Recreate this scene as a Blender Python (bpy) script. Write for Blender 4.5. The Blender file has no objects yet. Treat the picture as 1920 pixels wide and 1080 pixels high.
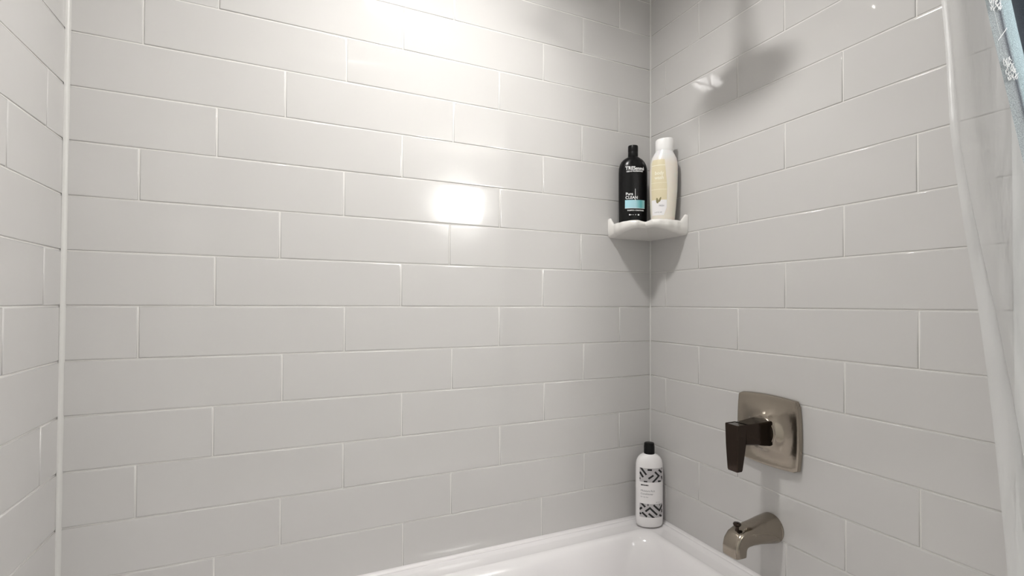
import bpy, bmesh, math, random
from mathutils import Vector, Matrix
random.seed(7)
PI = math.pi
scn = bpy.context.scene
col = scn.collection

# ------------------------------------------------------------------ camera, world, exposure
CAM = Vector((-1.08615, -1.29788, 0.00843))
YAW, PIT, ROL = 0.436746, 0.015877, 0.004776
FPX = 926.54
cd = bpy.data.cameras.new('camera'); cam = bpy.data.objects.new('camera', cd); col.objects.link(cam)
fw = Vector((math.sin(YAW)*math.cos(PIT), math.cos(YAW)*math.cos(PIT), math.sin(PIT)))
rt = Vector((math.cos(YAW), -math.sin(YAW), 0)); up = rt.cross(fw)
r2 = rt*math.cos(ROL) + up*math.sin(ROL); u2 = -rt*math.sin(ROL) + up*math.cos(ROL)
M = Matrix.Identity(4)
for i in range(3):
    M[i][0] = r2[i]; M[i][1] = u2[i]; M[i][2] = -fw[i]; M[i][3] = CAM[i]
cam.matrix_world = M
cd.sensor_width = 36; cd.lens = FPX*36/1920; cd.shift_x = -13.07/1920; cd.shift_y = 14.92/1920
cd.clip_start = .02
scn.camera = cam
w = bpy.data.worlds.new('world'); scn.world = w; w.use_nodes = True
w.node_tree.nodes['Background'].inputs[0].default_value = (1, 1, 1, 1)
w.node_tree.nodes['Background'].inputs[1].default_value = 0.05
scn.view_settings.view_transform = 'Standard'; scn.view_settings.look = 'None'
scn.view_settings.gamma = 1; scn.view_settings.use_curve_mapping = False
scn.view_settings.exposure = 0.40

LAMP = Vector((-.775, -.505, 1.100))       # recessed ceiling lamp over the tub
LAMP_POWER = 4.9
LAMP_SPREAD = 162
VANITY = Vector((.07, -2.14, .735))       # lamp on the wall across the room
VANITY_EMIT = 40.0

# ------------------------------------------------------------------ materials
def mat(name, colr, rough=.5, metal=0, bump=None, spec=.5, vary=0, coat=0, alpha=1):
    m = bpy.data.materials.new(name); m.use_nodes = True
    nt = m.node_tree; b = nt.nodes['Principled BSDF']
    b.inputs['Base Color'].default_value = (*colr, 1); b.inputs['Roughness'].default_value = rough
    b.inputs['Metallic'].default_value = metal; b.inputs['Specular IOR Level'].default_value = spec
    b.inputs['Coat Weight'].default_value = coat; b.inputs['Coat Roughness'].default_value = .05
    tc = nt.nodes.new('ShaderNodeTexCoord')
    if vary:
        n = nt.nodes.new('ShaderNodeTexNoise'); n.inputs['Scale'].default_value = 3.5; n.inputs['Detail'].default_value = 3
        nt.links.new(tc.outputs['Object'], n.inputs['Vector'])
        mx = nt.nodes.new('ShaderNodeMix'); mx.data_type = 'RGBA'
        mx.inputs[6].default_value = (*[c*(1-vary) for c in colr], 1); mx.inputs[7].default_value = (*[min(1, c*(1+vary)) for c in colr], 1)
        nt.links.new(n.outputs['Fac'], mx.inputs[0]); nt.links.new(mx.outputs[2], b.inputs['Base Color'])
    if bump:
        n = nt.nodes.new('ShaderNodeTexNoise'); n.inputs['Scale'].default_value = bump[0]; n.inputs['Detail'].default_value = 2
        nt.links.new(tc.outputs['Object'], n.inputs['Vector'])
        bp = nt.nodes.new('ShaderNodeBump'); bp.inputs['Strength'].default_value = 1; bp.inputs['Distance'].default_value = bump[1]
        nt.links.new(n.outputs['Fac'], bp.inputs['Height']); nt.links.new(bp.outputs['Normal'], b.inputs['Normal'])
    return m
TILE = mat('glazed_tile', (.553, .541, .530), .05, bump=(9, .0007), vary=.025)
TUBCAULK = mat('white_caulk', (.76, .74, .74), .3)
GROUT = mat('grout', (.70, .685, .66), .75, bump=(400, .0002))
CAULK = mat('caulk', (.60, .59, .57), .35)
PAINT = mat('painted_plaster', (.80, .81, .80), .6, bump=(120, .0004))
CEIL = mat('ceiling_paint', (.80, .79, .77), .8)
FLOOR = mat('floor_vinyl', (.62, .60, .57), .4, vary=.1)
TUB = mat('tub_acrylic', (.80, .78, .785), .12, coat=.5)
CERAM = mat('shelf_ceramic', (.84, .82, .79), .14, coat=.4)
NICK = mat('brushed_nickel', (.34, .30, .25), .16, metal=1, bump=(60, .0003))
NICK_DARKREFL = mat('nickel_dark_reflections', (.05, .037, .030), .13, metal=1, bump=(60, .0003))  # same brushed nickel, dark reflections put into its base colour
BLACKP = mat('black_plastic', (.002, .002, .0025), .25, spec=.3)
BLACKC = mat('black_cap', (.002, .002, .002), .35, spec=.25)
WHITEP = mat('white_plastic', (.86, .84, .84), .25)
WHITEC = mat('white_cap', (.92, .91, .90), .3)
INKW = mat('white_print', (.92, .92, .92), .5)
INKK = mat('black_print', (.008, .008, .008), .45)
INKG = mat('grey_print', (.20, .20, .21), .5)
INKL = mat('light_grey_print', (.50, .48, .49), .5)
INKC = mat('cream_print', (.90, .86, .72), .5)
LABT = mat('tan_label', (.71, .63, .43), .45)
LABW = mat('white_label', (.84, .82, .83), .45)
LEAFM = mat('olive_print', (.24, .21, .10), .5)
CHROME = mat('brushed_trim', (.75, .74, .72), .3, metal=.4)
# light blue panel: turquoise gradient towards its right
def m_panel():
    m = mat('turquoise_panel', (.35, .68, .74), .4); nt = m.node_tree; b = nt.nodes['Principled BSDF']
    tc = nt.nodes.new('ShaderNodeTexCoord'); sx = nt.nodes.new('ShaderNodeSeparateXYZ')
    nt.links.new(tc.outputs['Object'], sx.inputs[0])
    mr = nt.nodes.new('ShaderNodeMapRange'); mr.inputs[1].default_value = -.03; mr.inputs[2].default_value = .03
    nt.links.new(sx.outputs[0], mr.inputs[0])
    cr = nt.nodes.new('ShaderNodeValToRGB'); e = cr.color_ramp.elements
    e[0].color = (.42, .72, .82, 1); e[1].color = (.36, .66, .68, 1); e[1].position = .95
    k = e.new(.5); k.color = (.42, .68, .76, 1); k = e.new(.8); k.color = (.10, .43, .45, 1)
    nt.links.new(mr.outputs[0], cr.inputs[0]); nt.links.new(cr.outputs[0], b.inputs['Base Color'])
    return m
PANEL = m_panel()
# pearly translucent body: milky top, cream below
def m_pearl():
    m = mat('pearly_plastic', (.80, .76, .69), .22); nt = m.node_tree; b = nt.nodes['Principled BSDF']
    tc = nt.nodes.new('ShaderNodeTexCoord'); sx = nt.nodes.new('ShaderNodeSeparateXYZ'); nt.links.new(tc.outputs['Object'], sx.inputs[0])
    mr = nt.nodes.new('ShaderNodeMapRange'); mr.inputs[1].default_value = .185; mr.inputs[2].default_value = .215
    nt.links.new(sx.outputs[2], mr.inputs[0])
    mx = nt.nodes.new('ShaderNodeMix'); mx.data_type = 'RGBA'
    mx.inputs[6].default_value = (.80, .745, .66, 1); mx.inputs[7].default_value = (.80, .80, .79, 1)
    nt.links.new(mr.outputs[0], mx.inputs[0]); nt.links.new(mx.outputs[2], b.inputs['Base Color'])
    b.inputs['Subsurface Weight'].default_value = .25; b.inputs['Subsurface Scale'].default_value = .01
    return m
PEARL = m_pearl()
def emis(name, colr, s):
    m = bpy.data.materials.new(name); m.use_nodes = True; b = m.node_tree.nodes['Principled BSDF']
    b.inputs['Base Color'].default_value = (.8, .8, .8, 1)
    b.inputs['Emission Color'].default_value = (*colr, 1); b.inputs['Emission Strength'].default_value = s
    return m
LENS = emis('lamp_lens', (1, .98, .95), 58)
VLENS = emis('vanity_glass', (1, .98, .95), VANITY_EMIT)
def m_liner():
    m = bpy.data.materials.new('liner_vinyl'); m.use_nodes = True; nt = m.node_tree
    b = nt.nodes['Principled BSDF']; b.inputs['Base Color'].default_value = (.92, .92, .92, 1); b.inputs['Roughness'].default_value = .22
    tr = nt.nodes.new('ShaderNodeBsdfTranslucent'); tr.inputs[0].default_value = (.97, .97, .97, 1)
    tp = nt.nodes.new('ShaderNodeBsdfTransparent'); tp.inputs[0].default_value = (.97, .97, .97, 1)
    a = nt.nodes.new('ShaderNodeMixShader'); a.inputs[0].default_value = .45
    c = nt.nodes.new('ShaderNodeMixShader'); c.inputs[0].default_value = .56
    o = nt.nodes['Material Output']; L = nt.links.new
    L(b.outputs[0], a.inputs[1]); L(tr.outputs[0], a.inputs[2]); L(tp.outputs[0], c.inputs[1]); L(a.outputs[0], c.inputs[2]); L(c.outputs[0], o.inputs[0])
    tc = nt.nodes.new('ShaderNodeTexCoord'); n = nt.nodes.new('ShaderNodeTexNoise'); n.inputs['Scale'].default_value = 9; n.inputs['Detail'].default_value = 4
    mp = nt.nodes.new('ShaderNodeMapping'); mp.inputs['Scale'].default_value = (3, 3, .6)
    L(tc.outputs['Object'], mp.inputs[0]); L(mp.outputs[0], n.inputs[0])
    bp = nt.nodes.new('ShaderNodeBump'); bp.inputs['Distance'].default_value = .010; L(n.outputs[0], bp.inputs['Height'])
    L(bp.outputs[0], b.inputs['Normal'])
    return m
LINER = m_liner()
def m_fabric():
    m = bpy.data.materials.new('curtain_fabric'); m.use_nodes = True; nt = m.node_tree; L = nt.links.new
    b = nt.nodes['Principled BSDF']; b.inputs['Roughness'].default_value = .8
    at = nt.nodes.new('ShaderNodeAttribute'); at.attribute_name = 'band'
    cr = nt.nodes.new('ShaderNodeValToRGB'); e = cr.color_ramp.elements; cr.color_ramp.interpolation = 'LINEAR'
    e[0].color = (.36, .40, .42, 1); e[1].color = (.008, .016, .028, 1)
    for p, c in ((.12, (.30, .33, .35)), (.17, (.07, .08, .10)), (.20, (.26, .31, .34)), (.23, (.33, .42, .46)), (.60, (.33, .43, .48)), (.66, (.012, .022, .034))):  # dark stop after the grey paints in the shade of the crease
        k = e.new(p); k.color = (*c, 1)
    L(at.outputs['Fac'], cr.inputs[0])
    tc = nt.nodes.new('ShaderNodeTexCoord'); n = nt.nodes.new('ShaderNodeTexNoise'); n.inputs['Scale'].default_value = 900; n.inputs['Detail'].default_value = 3
    L(tc.outputs['Object'], n.inputs[0])
    mr = nt.nodes.new('ShaderNodeMapRange'); mr.inputs[1].default_value = .3; mr.inputs[2].default_value = .7; mr.inputs[3].default_value = .55; mr.inputs[4].default_value = 1.25
    L(n.outputs['Fac'], mr.inputs[0])
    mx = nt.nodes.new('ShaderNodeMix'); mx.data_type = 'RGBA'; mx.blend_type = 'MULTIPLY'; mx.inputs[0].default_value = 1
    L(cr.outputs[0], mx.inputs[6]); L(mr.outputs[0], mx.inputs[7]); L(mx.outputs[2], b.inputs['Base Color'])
    bp = nt.nodes.new('ShaderNodeBump'); bp.inputs['Distance'].default_value = .0006; L(n.outputs['Fac'], bp.inputs['Height']); L(bp.outputs[0], b.inputs['Normal'])
    return m
FABRIC = m_fabric()
THREAD = mat('white_thread', (.72, .74, .75), .7)

# ------------------------------------------------------------------ helpers
def mesh(name, vs, fs, m, parent=None, smooth=False, mw=None):
    me = bpy.data.meshes.new(name); me.from_pydata([tuple(v) for v in vs], [], fs); me.update()
    me.materials.append(m)
    if smooth:
        for p in me.polygons: p.use_smooth = True
    o = bpy.data.objects.new(name, me); col.objects.link(o)
    if parent: o.parent = parent
    if mw is not None: o.matrix_local = mw
    return o
def fixn(o):
    bm = bmesh.new(); bm.from_mesh(o.data); bmesh.ops.recalc_face_normals(bm, faces=bm.faces); bm.to_mesh(o.data); bm.free(); return o
def autosmooth(o, ang=35):
    me = o.data
    for p in me.polygons: p.use_smooth = True
    bm = bmesh.new(); bm.from_mesh(me)
    for e in bm.edges:
        if len(e.link_faces) == 2 and e.calc_face_angle(0) > math.radians(ang): e.smooth = False
    bm.to_mesh(me); bm.free(); return o
def box(name, a, b, m, parent=None, bev=0, seg=2):
    bm = bmesh.new(); bmesh.ops.create_cube(bm, size=1)
    for v in bm.verts:
        v.co = Vector([(a[i]+b[i])/2 + v.co[i]*(b[i]-a[i]) for i in range(3)])
    if bev: bmesh.ops.bevel(bm, geom=bm.edges[:], offset=bev, segments=seg, affect='EDGES', profile=.5)
    me = bpy.data.meshes.new(name); bm.to_mesh(me); bm.free(); me.materials.append(m)
    o = bpy.data.objects.new(name, me); col.objects.link(o)
    if parent: o.parent = parent
    if bev: autosmooth(o)
    return o
def empty(name, loc, rz=0):
    o = bpy.data.objects.new(name, None); col.objects.link(o); o.location = loc; o.rotation_euler = (0, 0, rz); o.empty_display_size = .05
    return o
def tag(o, label, cat, group=None):
    o['label'] = label; o['category'] = cat
    if group: o['group'] = group
    return o
def loft(name, rings, m, parent=None, caps=(True, True), ang=40, smooth=True, mw=None):
    n = len(rings[0]); vs = [v for r in rings for v in r]; fs = []
    for i in range(len(rings)-1):
        for j in range(n):
            fs.append((i*n+j, i*n+(j+1) % n, (i+1)*n+(j+1) % n, (i+1)*n+j))
    if caps[0]: fs.append(tuple(range(n))[::-1])
    if caps[1]: fs.append(tuple(range((len(rings)-1)*n, len(rings)*n)))
    o = mesh(name, vs, fs, m, parent, mw=mw); fixn(o)
    if smooth: autosmooth(o, ang)
    return o
def lathe(name, prof, m, parent=None, n=32, axis='z', c=(0, 0, 0), caps=(True, True), ang=40):
    rings = []
    for r, h in prof:
        ring = []
        for j in range(n):
            a = 2*PI*j/n; x, y = r*math.cos(a), r*math.sin(a)
            if axis == 'z': v = (c[0]+x, c[1]+y, c[2]+h)
            else: v = (c[0]-h, c[1]+x, c[2]+y)      # axis x, growing out of the right wall
            ring.append(v)
        rings.append(ring)
    return loft(name, rings, m, parent, caps, ang)
def tube(name, pts, rad, m, parent=None, n=14):
    pts = [Vector(p) for p in pts]; rings = []; pn = None
    for i, p in enumerate(pts):
        t = (pts[min(i+1, len(pts)-1)] - pts[max(i-1, 0)]).normalized()
        if pn is None: pn = t.orthogonal().normalized()
        pn = (pn - t*pn.dot(t)).normalized(); bn = t.cross(pn)
        r = rad[i] if isinstance(rad, (list, tuple)) else rad
        rings.append([tuple(p + pn*r*math.cos(2*PI*j/n) + bn*r*math.sin(2*PI*j/n)) for j in range(n)])
    return loft(name, rings, m, parent, ang=60)

# ------------------------------------------------------------------ the setting
P = .112488; W = .416521; ZC = 1.118; ZR = -.680; XL = -1.50232; YE = -.905; FL = -1.08
D = .0016                      # how far the grout lies behind the tile faces
def struct(o): o['kind'] = 'structure'; return o
wb = struct(box('wall_back', (XL-.1, D, FL), (.1, .1, ZC+.05), GROUT))
wr = struct(box('wall_right', (D, YE, FL), (.1, D, ZC+.05), GROUT))
wl = struct(box('wall_left', (XL-.1, YE, FL), (XL-D, D, ZC+.05), GROUT))
# painted continuations and the rest of the small bathroom
box('plaster', (-.004, -.959, FL), (.1, YE, ZC), PAINT, wr)
box('plaster', (.0, -1.00, FL), (.95, -.96, ZC), PAINT, wr)
box('plaster', (XL-.1, -2.25, FL), (XL+.004, YE, ZC), PAINT, wl)
struct(box('wall_front', (XL-.1, -2.35, FL), (.95, -2.25, ZC), PAINT))
struct(box('wall_far_right', (.95, -2.35, FL), (1.05, -.96, ZC), PAINT))
struct(box('floor', (XL-.1, -2.35, FL-.05), (1.05, .1, FL), FLOOR))
ceil = struct(box('ceiling', (XL-.1, -2.35, ZC), (1.05, .1, ZC+.06), CEIL))
GAP = .0030
cache = {}
def tile_mesh(wd, ht):
    key = (round(wd, 4), round(ht, 4))
    if key in cache: return cache[key]
    vs, fs = [], []
    def ring(ins, z):
        a, b = wd/2-ins, ht/2-ins
        vs.extend([(-a, -b, z), (a, -b, z), (a, b, z), (-a, b, z)])
    ring(0, -.005); ring(0, -.0010); ring(.0005, -.0003); ring(.0014, 0); ring(.003, 0)
    for i in range(4):
        for j in range(4): fs.append((i*4+j, i*4+(j+1) % 4, (i+1)*4+(j+1) % 4, (i+1)*4+j))
    fs.append((16, 17, 18, 19))
    me = bpy.data.meshes.new('tile'); me.from_pydata(vs, [], fs); me.update(); me.materials.append(TILE)
    for p in me.polygons: p.use_smooth = True
    cache[key] = me; return me
def put_tile(wall, u0, u1, z0, z1, frame, tilt=None):
    u0 += GAP/2; u1 -= GAP/2; z0 += GAP/2; z1 -= GAP/2
    if u1-u0 < .004 or z1-z0 < .004: return
    o = bpy.data.objects.new('tile', tile_mesh(u1-u0, z1-z0)); col.objects.link(o); o.parent = wall
    c, ax, nn = frame((u0+u1)/2); z = Vector((0, 0, 1))
    m = Matrix.Identity(4)
    for i in range(3): m[i][0] = ax[i]; m[i][1] = z[i]; m[i][2] = nn[i]
    tx, tz = tilt if tilt else (random.gauss(0, .0011), random.gauss(0, .0009))
    m = m @ Matrix.Rotation(tx, 4, 'X') @ Matrix.Rotation(tz, 4, 'Y')
    m.translation = Vector((c[0], c[1], (z0+z1)/2)) + nn*random.uniform(-.00015, .00015)
    o.matrix_world = m
def rows():
    for k in range(-4, 12):
        z1 = (6-k)*P; z0 = (5-k)*P
        yield k, max(z0, ZR+.004), min(z1, ZC-.001)
mb = {(0,3):-.960,(0,6):-.5458,(0,9):-.129,(1,8):-.268,(3,0):-1.378,(3,3):-.963,(4,2):-1.1056,(4,5):-.6896,(4,8):-.2706,(7,8):-.260,
      (8,4):-.8156,(8,7):-.397,(9,6):-.538,(10,8):-.256,(11,1):-1.2304,(11,4):-.810,(3,9):-.128}
def fb(u): return Vector((u, 0, 0)), Vector((1, 0, 0)), Vector((0, -1, 0))
def fr(u): return Vector((0, -u, 0)), Vector((0, -1, 0)), Vector((-1, 0, 0))
def fl(u): return Vector((XL, -u, 0)), Vector((0, 1, 0)), Vector((1, 0, 0))
for k, z0, z1 in rows():
    js = [(mb.get((k, j)) or -(.12557 + (9-j)*W/3)) for j in range(-3, 13) if (j + k) % 3 == 0]
    xs = [XL+.004] + [x for x in js if XL+.02 < x < -.012] + [-.0012]
    for a, b in zip(xs, xs[1:]): put_tile(wb, a, b, z0, z1, fb, (.0, .0) if (k == 3) else None)
    js = [.07335 + j*W/3 for j in range(0, 8) if (j - 2 + k) % 3 == 0]
    xs = [.0012] + [x for x in js if x < -YE-.01] + [-YE]
    for a, b in zip(xs, xs[1:]): put_tile(wr, a, b, z0, z1, fr, (0, 0) if k == 0 else None)
    js = [{2: .081, 0: .2235, 1: .362}[k % 3] + q*W for q in range(-1, 4)]
    xs = [.004] + [x for x in js if .012 < x < -YE-.01] + [-YE]
    for a, b in zip(xs, xs[1:]): put_tile(wl, a, b, z0, z1, fl, None)
# caulk beads in the corners and along the tub
def bead(name, path_pts, n1, n2, r, m=None):
    # concave fillet along a straight path; n1 and n2 point away from the two walls
    a, b = Vector(path_pts[0]), Vector(path_pts[1]); n1 = Vector(n1); n2 = Vector(n2); vs = []; fs = []
    S = 6
    for p in (a, b):
        vs.append(p - n1*.003 - n2*.003)
        for i in range(S+1):
            t = PI/2*i/S
            vs.append(p + n1*r*(1-math.sin(t))*1 + n2*r*(1-math.cos(t)))
    n = S+2
    for j in range(n): fs.append((j, (j+1) % n, n+(j+1) % n, n+j))
    fs += [tuple(range(n)), tuple(range(n, 2*n))]
    o = fixn(mesh(name, vs, fs, m or CAULK)); autosmooth(o, 40); return struct(o)
bead('trim_1', ((XL, 0, ZR), (XL, 0, ZC)), (1, 0, 0), (0, -1, 0), .0075)
bead('trim_2', ((0, 0, ZR), (0, 0, ZC)), (-1, 0, 0), (0, -1, 0), .0036)
bead('trim_3', ((XL, 0, ZR), (0, 0, ZR)), (0, -1, 0), (0, 0, 1), .0075, TUBCAULK)
bead('trim_4', ((0, YE, ZR), (0, 0, ZR)), (-1, 0, 0), (0, 0, 1), .0075, TUBCAULK)
bead('trim_5', ((XL, YE, ZR), (XL, 0, ZR)), (1, 0, 0), (0, 0, 1), .0075, TUBCAULK)

# ------------------------------------------------------------------ bathtub
def rr(x0, x1, y0, y1, r, z, n=10):
    out = []
    for cx, cy, a0 in ((x1-r, y1-r, 0), (x0+r, y1-r, PI/2), (x0+r, y0+r, PI), (x1-r, y0+r, 1.5*PI)):
        for i in range(n+1):
            a = a0 + PI/2*i/n; out.append((cx+r*math.cos(a), cy+r*math.sin(a), z))
    return out
tub = empty('bathtub', (-.75, -.41, FL))
tag(tub, 'glossy white bathtub with a ridged rim below the tiled walls', 'bathtub')
T0, T1, TY = XL+.002, -.0015, -.815
def trr(dl, dr, df, db, r, z): return [(x+.75, y+.41, zz-FL) for x, y, zz in rr(T0+dl, T1-dr, TY+df, -.0015-db, r, z)]
Z = ZR
rings = [trr(0, 0, 0, 0, .004, FL), trr(0, 0, 0, 0, .004, Z-.06), trr(-.0, 0, -.0, 0, .006, Z-.012), trr(.002, .002, .004, .002, .010, Z-.002),
         trr(.006, .006, .012, .006, .014, Z), trr(.016, .016, .02, .014, .02, Z-.0005), trr(.020, .020, .024, .018, .022, Z-.004),
         trr(.030, .030, .034, .028, .026, Z-.0045), trr(.060, .060, .05, .056, .035, Z-.0055), trr(.068, .066, .055, .061, .040, Z-.0045), trr(.074, .070, .058, .066, .044, Z-.004),
         trr(.084, .078, .063, .073, .05, Z-.0065), trr(.094, .086, .068, .080, .06, Z-.013), trr(.102, .092, .073, .087, .07, Z-.025),
         trr(.112, .098, .078, .094, .08, Z-.05), trr(.14, .104, .085, .102, .09, Z-.12), trr(.21, .115, .10, .116, .11, Z-.24),
         trr(.30, .135, .13, .145, .12, Z-.32), trr(.36, .17, .17, .18, .12, Z-.345), trr(.45, .25, .25, .25, .10, Z-.35)]
loft('basin', rings, TUB, tub, caps=(True, True), ang=60)
lathe('drain', [(.001, .003), (.028, .003), (.033, .001), (.034, 0)], NICK, tub, c=(.75-.33, 0, .052), caps=(False, False))
ov = lathe('overflow_plate', [(.036, 0), (.036, .006), (.030, .010), (.001, .011)], NICK, tub, axis='x', c=(.75-.098, 0, .30))

# ------------------------------------------------------------------ ceramic corner shelf
KEY = [(0, .171), (8, .171), (16, .178), (26, .190), (33, .196), (38, .194), (42, .180), (45, .172)]
def rfun(deg):
    d = min(deg, 90-deg)
    for (a, ra), (b, rb) in zip(KEY, KEY[1:]):
        if a <= d <= b:
            t = (d-a)/(b-a); t = t*t*(3-2*t); return ra + (rb-ra)*t
sh = empty('corner_shelf', (0, 0, .218))
tag(sh, 'white ceramic corner shelf with a scalloped front lip, fixed in the tiled corner', 'shelf')
def shelf():
    NT = 96; vs = []; fs = []; m = 0
    for i in range(NT+1):
        dg = 90*i/NT; r = rfun(dg); t = math.radians(dg); c, s = math.cos(t), math.sin(t)
        dm = min(dg, 90-dg)
        horn = min(1, max(0, 1 - (dm-3.0)/5.5))
        lip = .260 + .020*horn - .004*math.exp(-((dg-45)/4)**2)
        # under side rises towards the front except at the walls
        def zb(rr_): return .218 + min(.020, .17*rr_*min(abs(c), abs(s)) + .0)
        prof = [(0, .218), (r*.5, zb(r*.5)), (r-.022, zb(r)), (r-.008, zb(r)+.001), (r-.002, zb(r)+.006), (r, max(zb(r)+.012, .243)), (r, lip-.006),
                (r-.002, lip-.0015), (r-.005, lip), (r-.008, lip-.001), (r-.012, lip-.006 - .008*horn), (r-.020, .2475+.006*horn), (r*.5, .246), (0, .246)]
        if not m: m = len(prof)
        e = .0006
        for rho, z in prof: vs.append((-max(rho*c, e) , -max(rho*s, e), z-.218))
    for i in range(NT):
        for j in range(m-1): fs.append((i*m+j, i*m+j+1, (i+1)*m+j+1, (i+1)*m+j))
    fs.append(tuple(range(m))); fs.append(tuple(range(NT*m, NT*m+m))[::-1])
    o = mesh('shelf_body', vs, fs, CERAM, sh)
    bm = bmesh.new(); bm.from_mesh(o.data); bmesh.ops.remove_doubles(bm, verts=bm.verts, dist=1e-5)
    bmesh.ops.recalc_face_normals(bm, faces=bm.faces); bm.to_mesh(o.data); bm.free(); autosmooth(o, 50)
    return o
shelf()

# ------------------------------------------------------------------ bottles
def oval(a, b, z, n=40, e=2.0, ox=0):
    out = []
    for j in range(n):
        t = 2*PI*j/n; c, s = math.cos(t), math.sin(t)
        out.append((ox + a*math.copysign(abs(c)**(2/e), c), b*math.copysign(abs(s)**(2/e), s), z))
    return out
def interp(prof, z):
    for (z0, a0, b0), (z1, a1, b1) in zip(prof, prof[1:]):
        if z0 <= z <= z1:
            t = (z-z0)/max(1e-9, z1-z0); return a0+(a1-a0)*t, b0+(b1-b0)*t
    return prof[-1][1:]
def wrap(prof, e=2.0, off=.0004):
    def f(x, z):
        a, b = interp(prof, z); q = min(.999, abs(x)/a)
        return (x, -b*(1-q**e)**(1/e) - off, z)
    return f
def text(name, s, size, x, z, m, parent, f, align='LEFT', bold=0, squash=1, slope=0):
    cu = bpy.data.curves.new('t', 'FONT'); cu.body = s; cu.size = size; cu.align_x = align; cu.offset = bold; cu.resolution_u = 3
    o = bpy.data.objects.new('t', cu); col.objects.link(o)
    dg = bpy.context.evaluated_depsgraph_get(); me = bpy.data.meshes.new_from_object(o.evaluated_get(dg))
    bpy.data.objects.remove(o); bpy.data.curves.remove(cu)
    bm = bmesh.new(); bm.from_mesh(me)
    bmesh.ops.subdivide_edges(bm, edges=[e for e in bm.edges if e.calc_length() > size*.5], cuts=2)
    for v in bm.verts:
        X = x + v.co.x*squash; v.co = Vector(f(X, z + v.co.y + slope*(X-x)))
    bm.to_mesh(me); bm.free(); me.materials.clear(); me.materials.append(m); me.name = name
    t = bpy.data.objects.new(name, me); col.objects.link(t); t.parent = parent; return t
def patch(name, fx0, fx1, z0, z1, m, parent, f, nx=16, nz=8):
    vs = []; fs = []
    for i in range(nz+1):
        z = z0+(z1-z0)*i/nz
        for j in range(nx+1):
            t = j/nx; a = fx0(z) if callable(fx0) else fx0; b = fx1(z) if callable(fx1) else fx1
            vs.append(f(a+(b-a)*t, z))
    for i in range(nz):
        for j in range(nx):
            k = i*(nx+1)+j; fs.append((k, k+1, k+nx+2, k+nx+1))
    return mesh(name, vs, fs, m, parent, smooth=True)
def poly2d(name, polys, rect, m, parent, f):
    # flat print: polygons in label space, clipped to the label rectangle and laid on the bottle
    x0, x1, z0, z1 = rect; bm = bmesh.new()
    def clip(p, fn, ins):
        out = []
        for i in range(len(p)):
            a, b = p[i-1], p[i]; ia, ib = ins(a), ins(b)
            if ia != ib: out.append(fn(a, b))
            if ib: out.append(b)
        return out
    for p in polys:
        for ax, lim, sg in ((0, x0, 1), (0, x1, -1), (1, z0, 1), (1, z1, -1)):
            if not p: break
            def fn(a, b, ax=ax, lim=lim):
                t = (lim-a[ax])/(b[ax]-a[ax]); return (a[0]+(b[0]-a[0])*t, a[1]+(b[1]-a[1])*t)
            p = clip(p, fn, lambda q, ax=ax, lim=lim, sg=sg: (q[ax]-lim)*sg >= 0)
        if p and len(p) > 2:
            try: bm.faces.new([bm.verts.new((q[0], 0, q[1])) for q in p])
            except ValueError: pass
    bmesh.ops.triangulate(bm, faces=bm.faces)
    for _ in range(2):
        bmesh.ops.subdivide_edges(bm, edges=[e for e in bm.edges if e.calc_length() > .004], cuts=1)
        bmesh.ops.triangulate(bm, faces=bm.faces)
    for v in bm.verts: v.co = Vector(f(v.co.x, v.co.z))
    me = bpy.data.meshes.new(name); bm.to_mesh(me); bm.free(); me.materials.append(m)
    o = bpy.data.objects.new(name, me); col.objects.link(o); o.parent = parent; return o
def body(name, prof, m, parent, e=2.0, n=48): return loft(name, [oval(a, b, z, n, e) for z, a, b in prof], m, parent, ang=50)
FACE = -YAW      # local -y looks back along the camera's heading

# black shampoo bottle
b1 = empty('shampoo_bottle', (-.1045, -.0415, .2463), FACE+.06)
tag(b1, 'tall black shampoo bottle with white lettering and a turquoise panel on the corner shelf', 'bottle')
pb = [(0, 0.0387, 0.02), (0.003, 0.0425, 0.0235), (0.02, 0.0446, 0.0255), (0.1, 0.0457, 0.0265), (0.175, 0.0457, 0.0265), (0.19, 0.0449, 0.0262), (0.201, 0.0419, 0.025), (0.21, 0.0371, 0.023), (0.218, 0.0296, 0.0205), (0.224, 0.0190, 0.017), (0.227, 0.0155, 0.0155)]
body('bottle_body', pb, BLACKP, b1)
lathe('cap', [(.0150, .226), (.0157, .2275), (.0157, .2400), (.0153, .2415), (.0157, .243), (.0157, .259), (.0150, .2615), (.0135, .262)], BLACKC, b1, n=32)
f1 = wrap(pb)
text('lettering', 'TRES', .0155, -.0300, .1800, INKW, b1, f1, bold=.00035, squash=.90)
text('lettering', 'emmé', .0145, -.0002, .1800, INKW, b1, f1, bold=.00035, squash=.80)
text('lettering', 'USED BY PROFESSIONALS', .0052, -.0270, .1730, INKW, b1, f1, bold=.0002, squash=.86, slope=.03)
text('lettering', 'Pure', .0120, -.0290, .1010, INKW, b1, f1, bold=.0002, squash=.95)
text('lettering', 'CLEAN', .0125, -.0300, .0895, INKW, b1, f1, bold=.0002, squash=.95)
patch('stripe', -.0010, .0002, .084, .121, INKW, b1, wrap(pb, off=.0005), 2, 6)
patch('label_panel', -.0310, .0310, .0605, .0860, PANEL, b1, f1, 20, 4)
patch('panel_edge', -.0310, .0310, .0598, .0608, INKW, b1, wrap(pb, off=.0006), 20, 1)
text('lettering', 'SHAMPOO + CONDITIONER', .0052, -.0240, .0520, INKW, b1, f1, bold=.00015, squash=.78)
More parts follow.
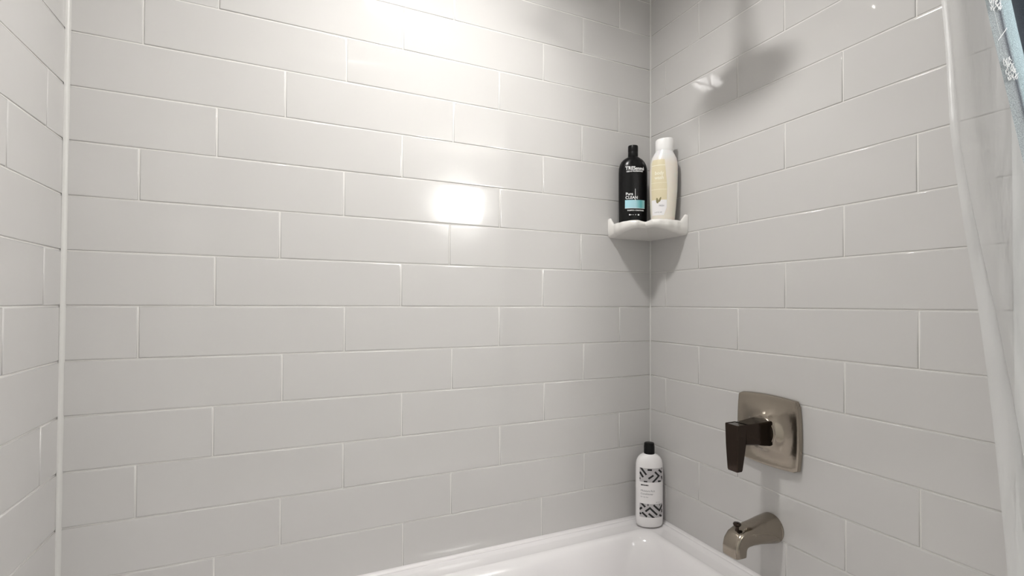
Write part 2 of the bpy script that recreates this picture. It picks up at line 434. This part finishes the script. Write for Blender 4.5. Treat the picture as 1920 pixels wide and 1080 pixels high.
for x, r in ((-.017, .0022), (-.011, .0009), (-.006, .0009), (.001, .0012), (.010, .0024)):
    poly2d('dot', [[(x+r*1.2*math.cos(2*PI*i/10), .0400+r*math.sin(2*PI*i/10)) for i in range(10)]], (-.04, .04, 0, .1), INKW, b1, f1)

# cream body wash bottle
b2 = empty('body_wash_bottle', (-.0555, -.1215, .2463), FACE-.16)
tag(b2, 'pearly cream body wash bottle with white cap and tan label on the corner shelf', 'bottle')
b2.rotation_euler = (0, math.radians(1.3), FACE-.16)
pw = [(0, .030, .022), (.003, .0335, .0245), (.015, .0350, .026), (.05, .0378, .027), (.11, .0412, .0285), (.165, .0415, .0285), (.190, .0405, .0280), (.206, .0370, .0265), (.218, .0310, .0240), (.226, .0265, .0220), (.229, .0255, .0215)]
body('bottle_body', pw, PEARL, b2)
rc = [oval(.0255, .0215, .2285), oval(.0262, .0222, .2300), oval(.0268, .0226, .2500)]
for k_, s_, dz in ((0, 1.0, .2600), (1, .97, .2635), (2, .90, .2655), (3, .6, .2665)):
    rc.append([(x, y, z + .10*x*.9) for x, y, z in oval(.0268*s_, .0226*s_, dz)])
loft('cap', rc, WHITEC, b2, ang=50)
f2 = wrap(pw)
def lx0(z): return -interp(pw, z)[0]*.90
def lx1(z): return -.002 + .009*min(1, max(0, (.20-z)/.08)) + 0*z
patch('label', lx0, lx1, .076, .198, LABT, b2, f2, 14, 14)
patch('label_edge', lx0, lx1, .1795, .1812, INKC, b2, wrap(pw, off=.0006), 12, 1)
patch('label_edge', lx0, lx1, .1270, .1278, INKC, b2, wrap(pw, off=.0006), 12, 1)
patch('label_edge', lx0, lx1, .1070, .1080, INKC, b2, wrap(pw, off=.0006), 12, 1)
patch('label', lambda z: -interp(pw, z)[0]*.88, lambda z: .0075 - max(0, (.053-z))*.35, .030, .076, LABW, b2, f2, 14, 8)
f2b = wrap(pw, off=.0008)
text('lettering', 'body', .0150, -.0290, .1520, INKC, b2, f2b, bold=.0003, squash=.85)
text('lettering', 'wash', .0150, -.0290, .1380, INKC, b2, f2b, bold=.0003, squash=.85)
def leaf(cx, cz, a, h, wd):
    pts = []
    for i in range(12):
        t = 2*PI*i/12; x, z = wd*math.cos(t)*(1-.3*math.sin(t)), h*math.sin(t)
        pts.append((cx+x*math.cos(a)-z*math.sin(a), cz+x*math.sin(a)+z*math.cos(a)))
    return pts
lf = poly2d('leaf', [leaf(-.0200, .0740, .15, .0088, .0034), leaf(-.0125, .0770, -.35, .0080, .0028)], (-.04, .02, 0, .1), LEAFM, b2, f2b)
text('lettering', 'FRESH', .0070, -.0150, .0560, INKG, b2, f2b, squash=.8)
text('lettering', '16.9 FL OZ', .0050, -.0270, .0370, INKG, b2, f2b, squash=.9)

# white conditioner bottle in the tub corner
b3 = empty('conditioner_bottle', (-.0530, -.0580, ZR-.0030), FACE-.02)
tag(b3, 'white conditioner bottle with black cap and chevron bands standing on the tub corner', 'bottle')
pc = [(0, .033, .019), (.003, .0385, .0235), (.010, .0415, .0262), (.03, .0425, .0272), (.180, .0425, .0272), (.195, .0415, .0268), (.206, .0385, .0255), (.214, .0335, .0232), (.220, .0265, .0205), (.2235, .0185, .0175), (.2245, .0160, .0160)]
body('bottle_body', pc, WHITEP, b3)
lathe('cap', [(.0150, .2235), (.0165, .2245), (.0165, .2450), (.0155, .2545), (.0145, .2570), (.012, .2578)], BLACKC, b3, n=32)
f3 = wrap(pc)
f3b = wrap(pc, off=.0006)
def band(z0, z1, inv):
    x0, x1 = -.0340, .0365; zc = (z0+z1)/2
    patch('label_band', x0, x1, z0, z1, INKL, b3, f3, 24, 4)
    t = .0056
    def bar(xa, za, xb, zb):
        d = Vector((xb-xa, zb-za)).normalized(); n = Vector((-d.y, d.x))*t/2
        a = Vector((xa, za)); b = Vector((xb, zb))
        return [tuple(a+n), tuple(b+n), tuple(b-n), tuple(a-n)]
    u = .001   # millimetres
    if not inv:
        q = [(200, 225, 365, 455), (175, 380, 270, 545), (430, 580, 590, 465), (635, 350, 775, 500), (790, 470, 560, 705), (765, 285, 875, 400), (290, 690, 395, 690), (870, 520, 910, 640), (740, 670, 840, 690), (880, 275, 910, 265), (170, 600, 195, 600), (400, 285, 540, 285)]
        L = [((a-170)/10.35-34, (z1-z0)*1000*(1-(b-235)/470), (c-170)/10.35-34, (z1-z0)*1000*(1-(d-235)/470)) for a, b, c, d in q]
    else:
        q = [(170, 350, 285, 475), (140, 570, 205, 500), (290, 605, 425, 480), (400, 485, 615, 705), (375, 660, 530, 800), (510, 405, 695, 595), (675, 595, 775, 420), (205, 645, 330, 760), (765, 560, 765, 660), (680, 710, 750, 770), (345, 405, 370, 405), (145, 680, 185, 700), (680, 415, 700, 415)]
        L = [((a-145)/8.94-34, (z1-z0)*1000*(1-(b-375)/410), (c-145)/8.94-34, (z1-z0)*1000*(1-(d-375)/410)) for a, b, c, d in q]
    poly2d('chevron_print', [bar(a*u, z0+b*u, c*u, z0+d*u) for a, b, c, d in L], (x0, x1, z0, z1), INKK, b3, f3b)
band(.1420, .1850, False)
band(.0340, .0760, True)
text('lettering', 'emoen', .0078, -.0305, .1310, INKK, b3, f3, bold=.0003, squash=1.0)
text('lettering', 'Moisture Rich', .0078, -.0310, .1130, INKG, b3, f3, squash=.95)
text('lettering', 'Conditioner', .0078, -.0310, .1035, INKG, b3, f3, squash=.95)
text('lettering', 'for dry hair', .0050, -.0310, .0950, INKG, b3, f3, squash=.95)
text('lettering', '32 fl oz', .0050, .0140, .0790, INKG, b3, f3, squash=.9)

# ------------------------------------------------------------------ valve trim, spout, shower head (brushed nickel)
YV, ZV = -.447, -.300
va = empty('shower_valve', (0, YV, ZV))
tag(va, 'brushed nickel shower valve with square plate and lever handle on the right tiled wall', 'valve')
def sq(h, x, bow=.06, n=16, rc=.1, rd=0):
    # pillow-shaped square outline at depth x
    out = []
    for k in range(4):
        for i in range(n):
            t = -1 + 2*i/n
            y, z = h, h*t
            y = h*(1 + bow*(1-t*t)) - h*.0
            c = abs(t)
            if c > 1-rc: y -= h*rc*.5*((c-(1-rc))/rc)**2
            a = k*PI/2
            Y, Z = y*math.cos(a)-z*math.sin(a), y*math.sin(a)+z*math.cos(a)
            q = h*1.05/math.hypot(Y, Z)
            out.append((x, Y*(1+(q-1)*rd), Z*(1+(q-1)*rd)))
    return out
h0 = .0825
loft('escutcheon', [sq(h0*.97, -.0005), sq(h0, -.003), sq(h0, -.0105), sq(h0*.985, -.0135), sq(h0*.95, -.0145), sq(h0*.90, -.0142), sq(h0*.80, -.0150, rd=.08), sq(h0*.70, -.0168, rd=.2), sq(h0*.61, -.0198, rd=.42), sq(h0*.54, -.0235, rd=.7), sq(h0*.49, -.0275, rd=.9), sq(h0*.45, -.0300, rd=1), sq(h0*.40, -.0315, rd=1), sq(h0*.30, -.0322, rd=1)], NICK, va, ang=35)
lathe('sleeve', [(.0365, .020), (.0365, .0318), (.0350, .0335), (.0200, .0340)], NICK, va, axis='x', ang=30)
def rect(x, y0, y1, z0, z1, b=.003):
    return [(x, y0+b, z0), (x, y1-b, z0), (x, y1, z0+b), (x, y1, z1-b), (x, y1-b, z1), (x, y0+b, z1), (x, y0, z1-b), (x, y0, z0+b)]
hd = loft('handle', [rect(-.030, -.030, .024, -.030, .029), rect(-.036, -.030, .024, -.030, .029), rect(-.080, -.027, .018, -.0235, .0270), rect(-.112, -.0250, .0140, -.0205, .0262)], NICK_DARKREFL, va, ang=25)
# blade: swept downwards, cross-sections in the x-y plane
def rz_(z, x0, x1, hw, b=.002):
    return [(x0, -hw+b, z), (x0, hw-b, z), (x0-b, hw, z), (x1+b, hw, z), (x1, hw-b, z), (x1, -hw+b, z), (x1+b, -hw, z), (x0-b, -hw, z)]
loft('handle_blade', [rz_(.0262, -.106, -.137, .0180), rz_(.0275, -.106, -.139, .0190), rz_(.0260, -.106, -.1400, .0193), rz_(-.020, -.110, -.1395, .0180), rz_(-.050, -.114, -.1385, .0165), rz_(-.078, -.118, -.1375, .0150), rz_(-.082, -.119, -.1365, .0140)], NICK_DARKREFL, va, ang=25).location = (0, -.006, 0)

sp = empty('tub_spout', (0, -.450, -.540))
tag(sp, 'brushed nickel tub spout with a pull-up diverter knob below the valve', 'spout')
def sec(x, z, hw, hh, e, tilt=0, n=40):
    out = []
    for j in range(n):
        t = 2*PI*j/n; c, s = math.cos(t), math.sin(t)
        y = hw*math.copysign(abs(c)**(2/e), c); q = hh*math.copysign(abs(s)**(2/e), s)
        out.append((x - q*math.sin(tilt), y, z + q*math.cos(tilt)))
    return out
R_ = math.radians
srings = [sec(-.0005, .000, .0330, .0350, 2.2), sec(-.006, .000, .0330, .0350, 2.2), sec(-.030, .0005, .0300, .0310, 2.5), sec(-.060, .0005, .0265, .0255, 3), sec(-.085, .000, .0245, .0225, 3.6),
          sec(-.104, -.0015, .0238, .0215, 4.2, R_(12)), sec(-.116, -.0065, .0235, .0210, 4.6, R_(32)), sec(-.1225, -.0140, .0232, .0205, 5, R_(55)), sec(-.1255, -.0230, .0230, .0200, 5, R_(76)), sec(-.1260, -.0330, .0228, .0195, 5, R_(86)), sec(-.1265, -.0400, .0226, .0190, 5, R_(88)), sec(-.1265, -.0405, .0190, .0155, 5, R_(88)), sec(-.1260, -.0330, .0180, .0150, 5, R_(88))]
loft('spout_body', srings, NICK, sp, ang=38)
lathe('diverter_stem', [(.0042, .008), (.0042, .028), (.0030, .029)], NICK_DARKREFL, sp, n=16, c=(-.1180, 0, .0))
lathe('diverter_knob', [(.0035, .0240), (.0070, .0255), (.0090, .0285), (.0092, .0305), (.0075, .0330), (.003, .0342)], NICK_DARKREFL, sp, n=24, c=(-.1180, 0, .0))
tag_sp = lathe('wall_collar', [(.0345, .0), (.0352, .0015), (.0345, .0035), (.0325, .0045)], NICK, sp, axis='x')

shh = empty('overhead_shower', (0, -.390, .93))
tag(shh, 'brushed nickel shower arm and round head high on the wall above the valve', 'shower head')
lathe('flange', [(.030, .0), (.030, .004), (.020, .010), (.012, .012)], NICK, shh, axis='x')
arm = [(-.0, 0, 0), (-.05, 0, .004), (-.10, -.002, .0), (-.15, -.006, -.003), (-.21, -.015, -.010), (-.25, -.023, -.024), (-.280, -.030, -.048), (-.287, -.032, -.065)]
tube('arm', arm, .0115, NICK, shh)
hd2 = lathe('head', [(.012, .075), (.016, .066), (.020, .050), (.032, .030), (.076, .016), (.088, .010), (.090, .002), (.087, -.004), (.001, -.005)], NICK, shh, n=48)
hd2.location = (-.306, -.033, -.1335); hd2.rotation_euler = (0, math.radians(14), 0)

# ------------------------------------------------------------------ curtain rod, liner, fabric curtain
rod = empty('curtain_rod', (0, -.83, 1.0))
tag(rod, 'round metal curtain rod spanning the tub opening above the liner', 'rod')
tube('tube', [(XL+.006, 0, 0), (-.75, 0, 0), (-.006, 0, 0)], .0125, CHROME, rod, n=20)
lathe('end_cap', [(.028, 0), (.028, .006), (.018, .014), (.014, .016)], CHROME, rod, axis='x')
lathe('end_cap', [(.014, -.016), (.018, -.014), (.028, -.006), (.028, 0)], CHROME, rod, axis='x', c=(XL, 0, 0))
def lerp(tab, z):
    for (za, *va_), (zb, *vb) in zip(tab, tab[1:]):
        if zb <= z <= za:
            t = (za-z)/(za-zb); return [a+(b-a)*t for a, b in zip(va_, vb)]
    return list(tab[-1][1:])
EL = [(1.0, -.175, -.832), (.51, -.131, -.856), (.30, -.121, -.863), (.20, -.108, -.870), (.0, -.082, -.886), (-.16, -.066, -.896), (-.36, -.046, -.909), (-.47, -.040, -.917), (-.70, -.030, -.930), (-.98, -.024, -.945)]
def sheet(name, nz, nu, z0, z1, fn, m, parent, attr=None):
    vs = []; fs = []; at = []
    for i in range(nz+1):
        z = z0+(z1-z0)*i/nz
        for j in range(nu+1):
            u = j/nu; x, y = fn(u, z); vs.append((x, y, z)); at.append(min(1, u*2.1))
    for i in range(nz):
        for j in range(nu):
            k = i*(nu+1)+j; fs.append((k, k+1, k+nu+2, k+nu+1))
    o = mesh(name, vs, fs, m, parent, smooth=True)
    if attr:
        a = o.data.attributes.new(attr, 'FLOAT', 'POINT')
        for i_, v in enumerate(at): a.data[i_].value = v
    return o
liner = empty('shower_liner', (0, 0, 0))
tag(liner, 'translucent white plastic shower liner bunched against the right wall', 'liner')
def fliner(u, z):
    ex, ey = lerp(EL, z)
    wob = .4 + .6*min(1, max(0, (1.0-z)/1.2))
    # gathers: the sheet runs from its free edge back to the wall in soft folds
    x = ex + (-.014-ex)*min(1, u*1.15)
    y = ey - .105*u - .012*math.sin(u*6.3*2.1 + .8 + 1.1*z)*wob - .005*math.sin(u*23+z*5) + .003*math.sin(z*9+u*4)
    x += .006*math.sin(u*14 + z*2.3)*(1-u)*min(1, u*6)
    return min(x, -.008), y
sheet('liner_sheet', 90, 70, .99, -.97, fliner, LINER, liner)
hem = sheet('hem', 90, 4, .99, -.97, lambda u, z: (fliner(u*.055, z)[0]-.0004, fliner(u*.055, z)[1]+.0025), LINER, liner)
cur = empty('shower_curtain', (0, 0, 0))
tag(cur, 'grey and navy fabric shower curtain with white embroidery at the right edge', 'curtain')
EF = [(1, -0.1650, -0.842), (0.6, -0.1230, -0.893), (0.5, -0.1130, -0.91), (0.44, -0.1115, -0.918), (0.38, -0.1125, -0.928), (0.23, -0.1085, -0.951), (0, -0.1030, -0.985), (-0.5, -0.0950, -1.05), (-0.98, -0.0900, -1.1)]
def ffab(u, z):
    ex, ey = lerp(EF, z)
    s = u*.125
    # band 0-.3 grey face, .3-.66 pale back of the next fold, then navy
    x = ex + s*.86 + .003*math.sin(z*14+u*5)*min(1, u*5)
    y = ey - s*.52 - .010*math.sin(u*PI*2*1.45+.3) + .0
    return x, y
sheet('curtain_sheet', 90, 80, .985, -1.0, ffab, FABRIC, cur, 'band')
# embroidered sprigs: short raised threads
def stitch(u0, z0, scale, rnd):
    vs = []; fs = []
    def thread(u, z, du, dz, wd=.00035):
        base = len(vs); n = 5
        L = math.hypot(du*.12, dz)
        for i in range(n+1):
            t = i/n; uu = u+du*t; zz = z+dz*t; x, y = ffab(max(0, uu), zz)
            px, pz = -dz/L*wd, du*.12/L*wd
            for s in (-1, 1): vs.append((x-.0016 + px*s, y-.0030+.0002*s, zz+pz*s))
        for i in range(n): fs.append((base+2*i, base+2*i+1, base+2*i+3, base+2*i+2))
    for k in range(int(60*scale)):
        a = rnd.uniform(-.9, .5)+PI/2; r = rnd.uniform(.003, .008)
        thread(u0+rnd.uniform(-.035, .035), z0+rnd.uniform(-.014, .014)*scale, r*math.cos(a)*5, r*math.sin(a))
    return vs, fs
rnd = random.Random(3)
for u0, z0, s in ((.045, .482, 1.6), (.045, .362, 1.2), (.045, .64, 1.3), (.045, .78, 1.3)):
    vs, fs = stitch(u0, z0, s, rnd); mesh('embroidery', vs, fs, THREAD, cur)
vs = []; fs = []
for k, (ua, za, ub, zb) in enumerate(((.008, .412, .085, .430), (.025, .47, .030, .415))):
    b0 = len(vs)
    for i in range(9):
        t = i/8; u = ua+(ub-ua)*t; z = za+(zb-za)*t; x, y = ffab(u, z)
        vs += [(x-.002, y-.0035, z-.0009), (x-.002, y-.0035, z+.0009)]
    fs += [(b0+2*i, b0+2*i+1, b0+2*i+3, b0+2*i+2) for i in range(8)]
mesh('embroidery', vs, fs, THREAD, cur)

# ------------------------------------------------------------------ lamps
cl = empty('ceiling_lamp', (LAMP.x, LAMP.y, ZC))
tag(cl, 'round flush ceiling lamp directly above the bathtub', 'lamp')
lathe('trim_ring', [(.072, -.016), (.078, -.017), (.092, -.010), (.094, -.0005)], CHROME, cl, n=48, caps=(False, False))
lathe('lens', [(.073, -.002), (.073, -.013), (.068, -.0155), (.001, -.016)], LENS, cl, n=48)
ld = bpy.data.lights.new('bulb', 'AREA'); ld.shape = 'DISK'; ld.size = .135; ld.energy = LAMP_POWER; ld.spread = math.radians(LAMP_SPREAD); ld.color = (1, .985, .965)
lo = bpy.data.objects.new('bulb', ld); col.objects.link(lo); lo.parent = cl; lo.location = (0, 0, -.0175)
vl = empty('vanity_lamp', (VANITY.x, -2.25, VANITY.z))
tag(vl, 'square frosted glass wall lamp across the bathroom behind the camera', 'lamp')
box('backplate', (-.12, 0, -.09), (.12, .03, .09), CHROME, vl, .004)
box('shade', (-.145, .035, -.115), (.145, .12, .115), VLENS, vl, .02, 3)
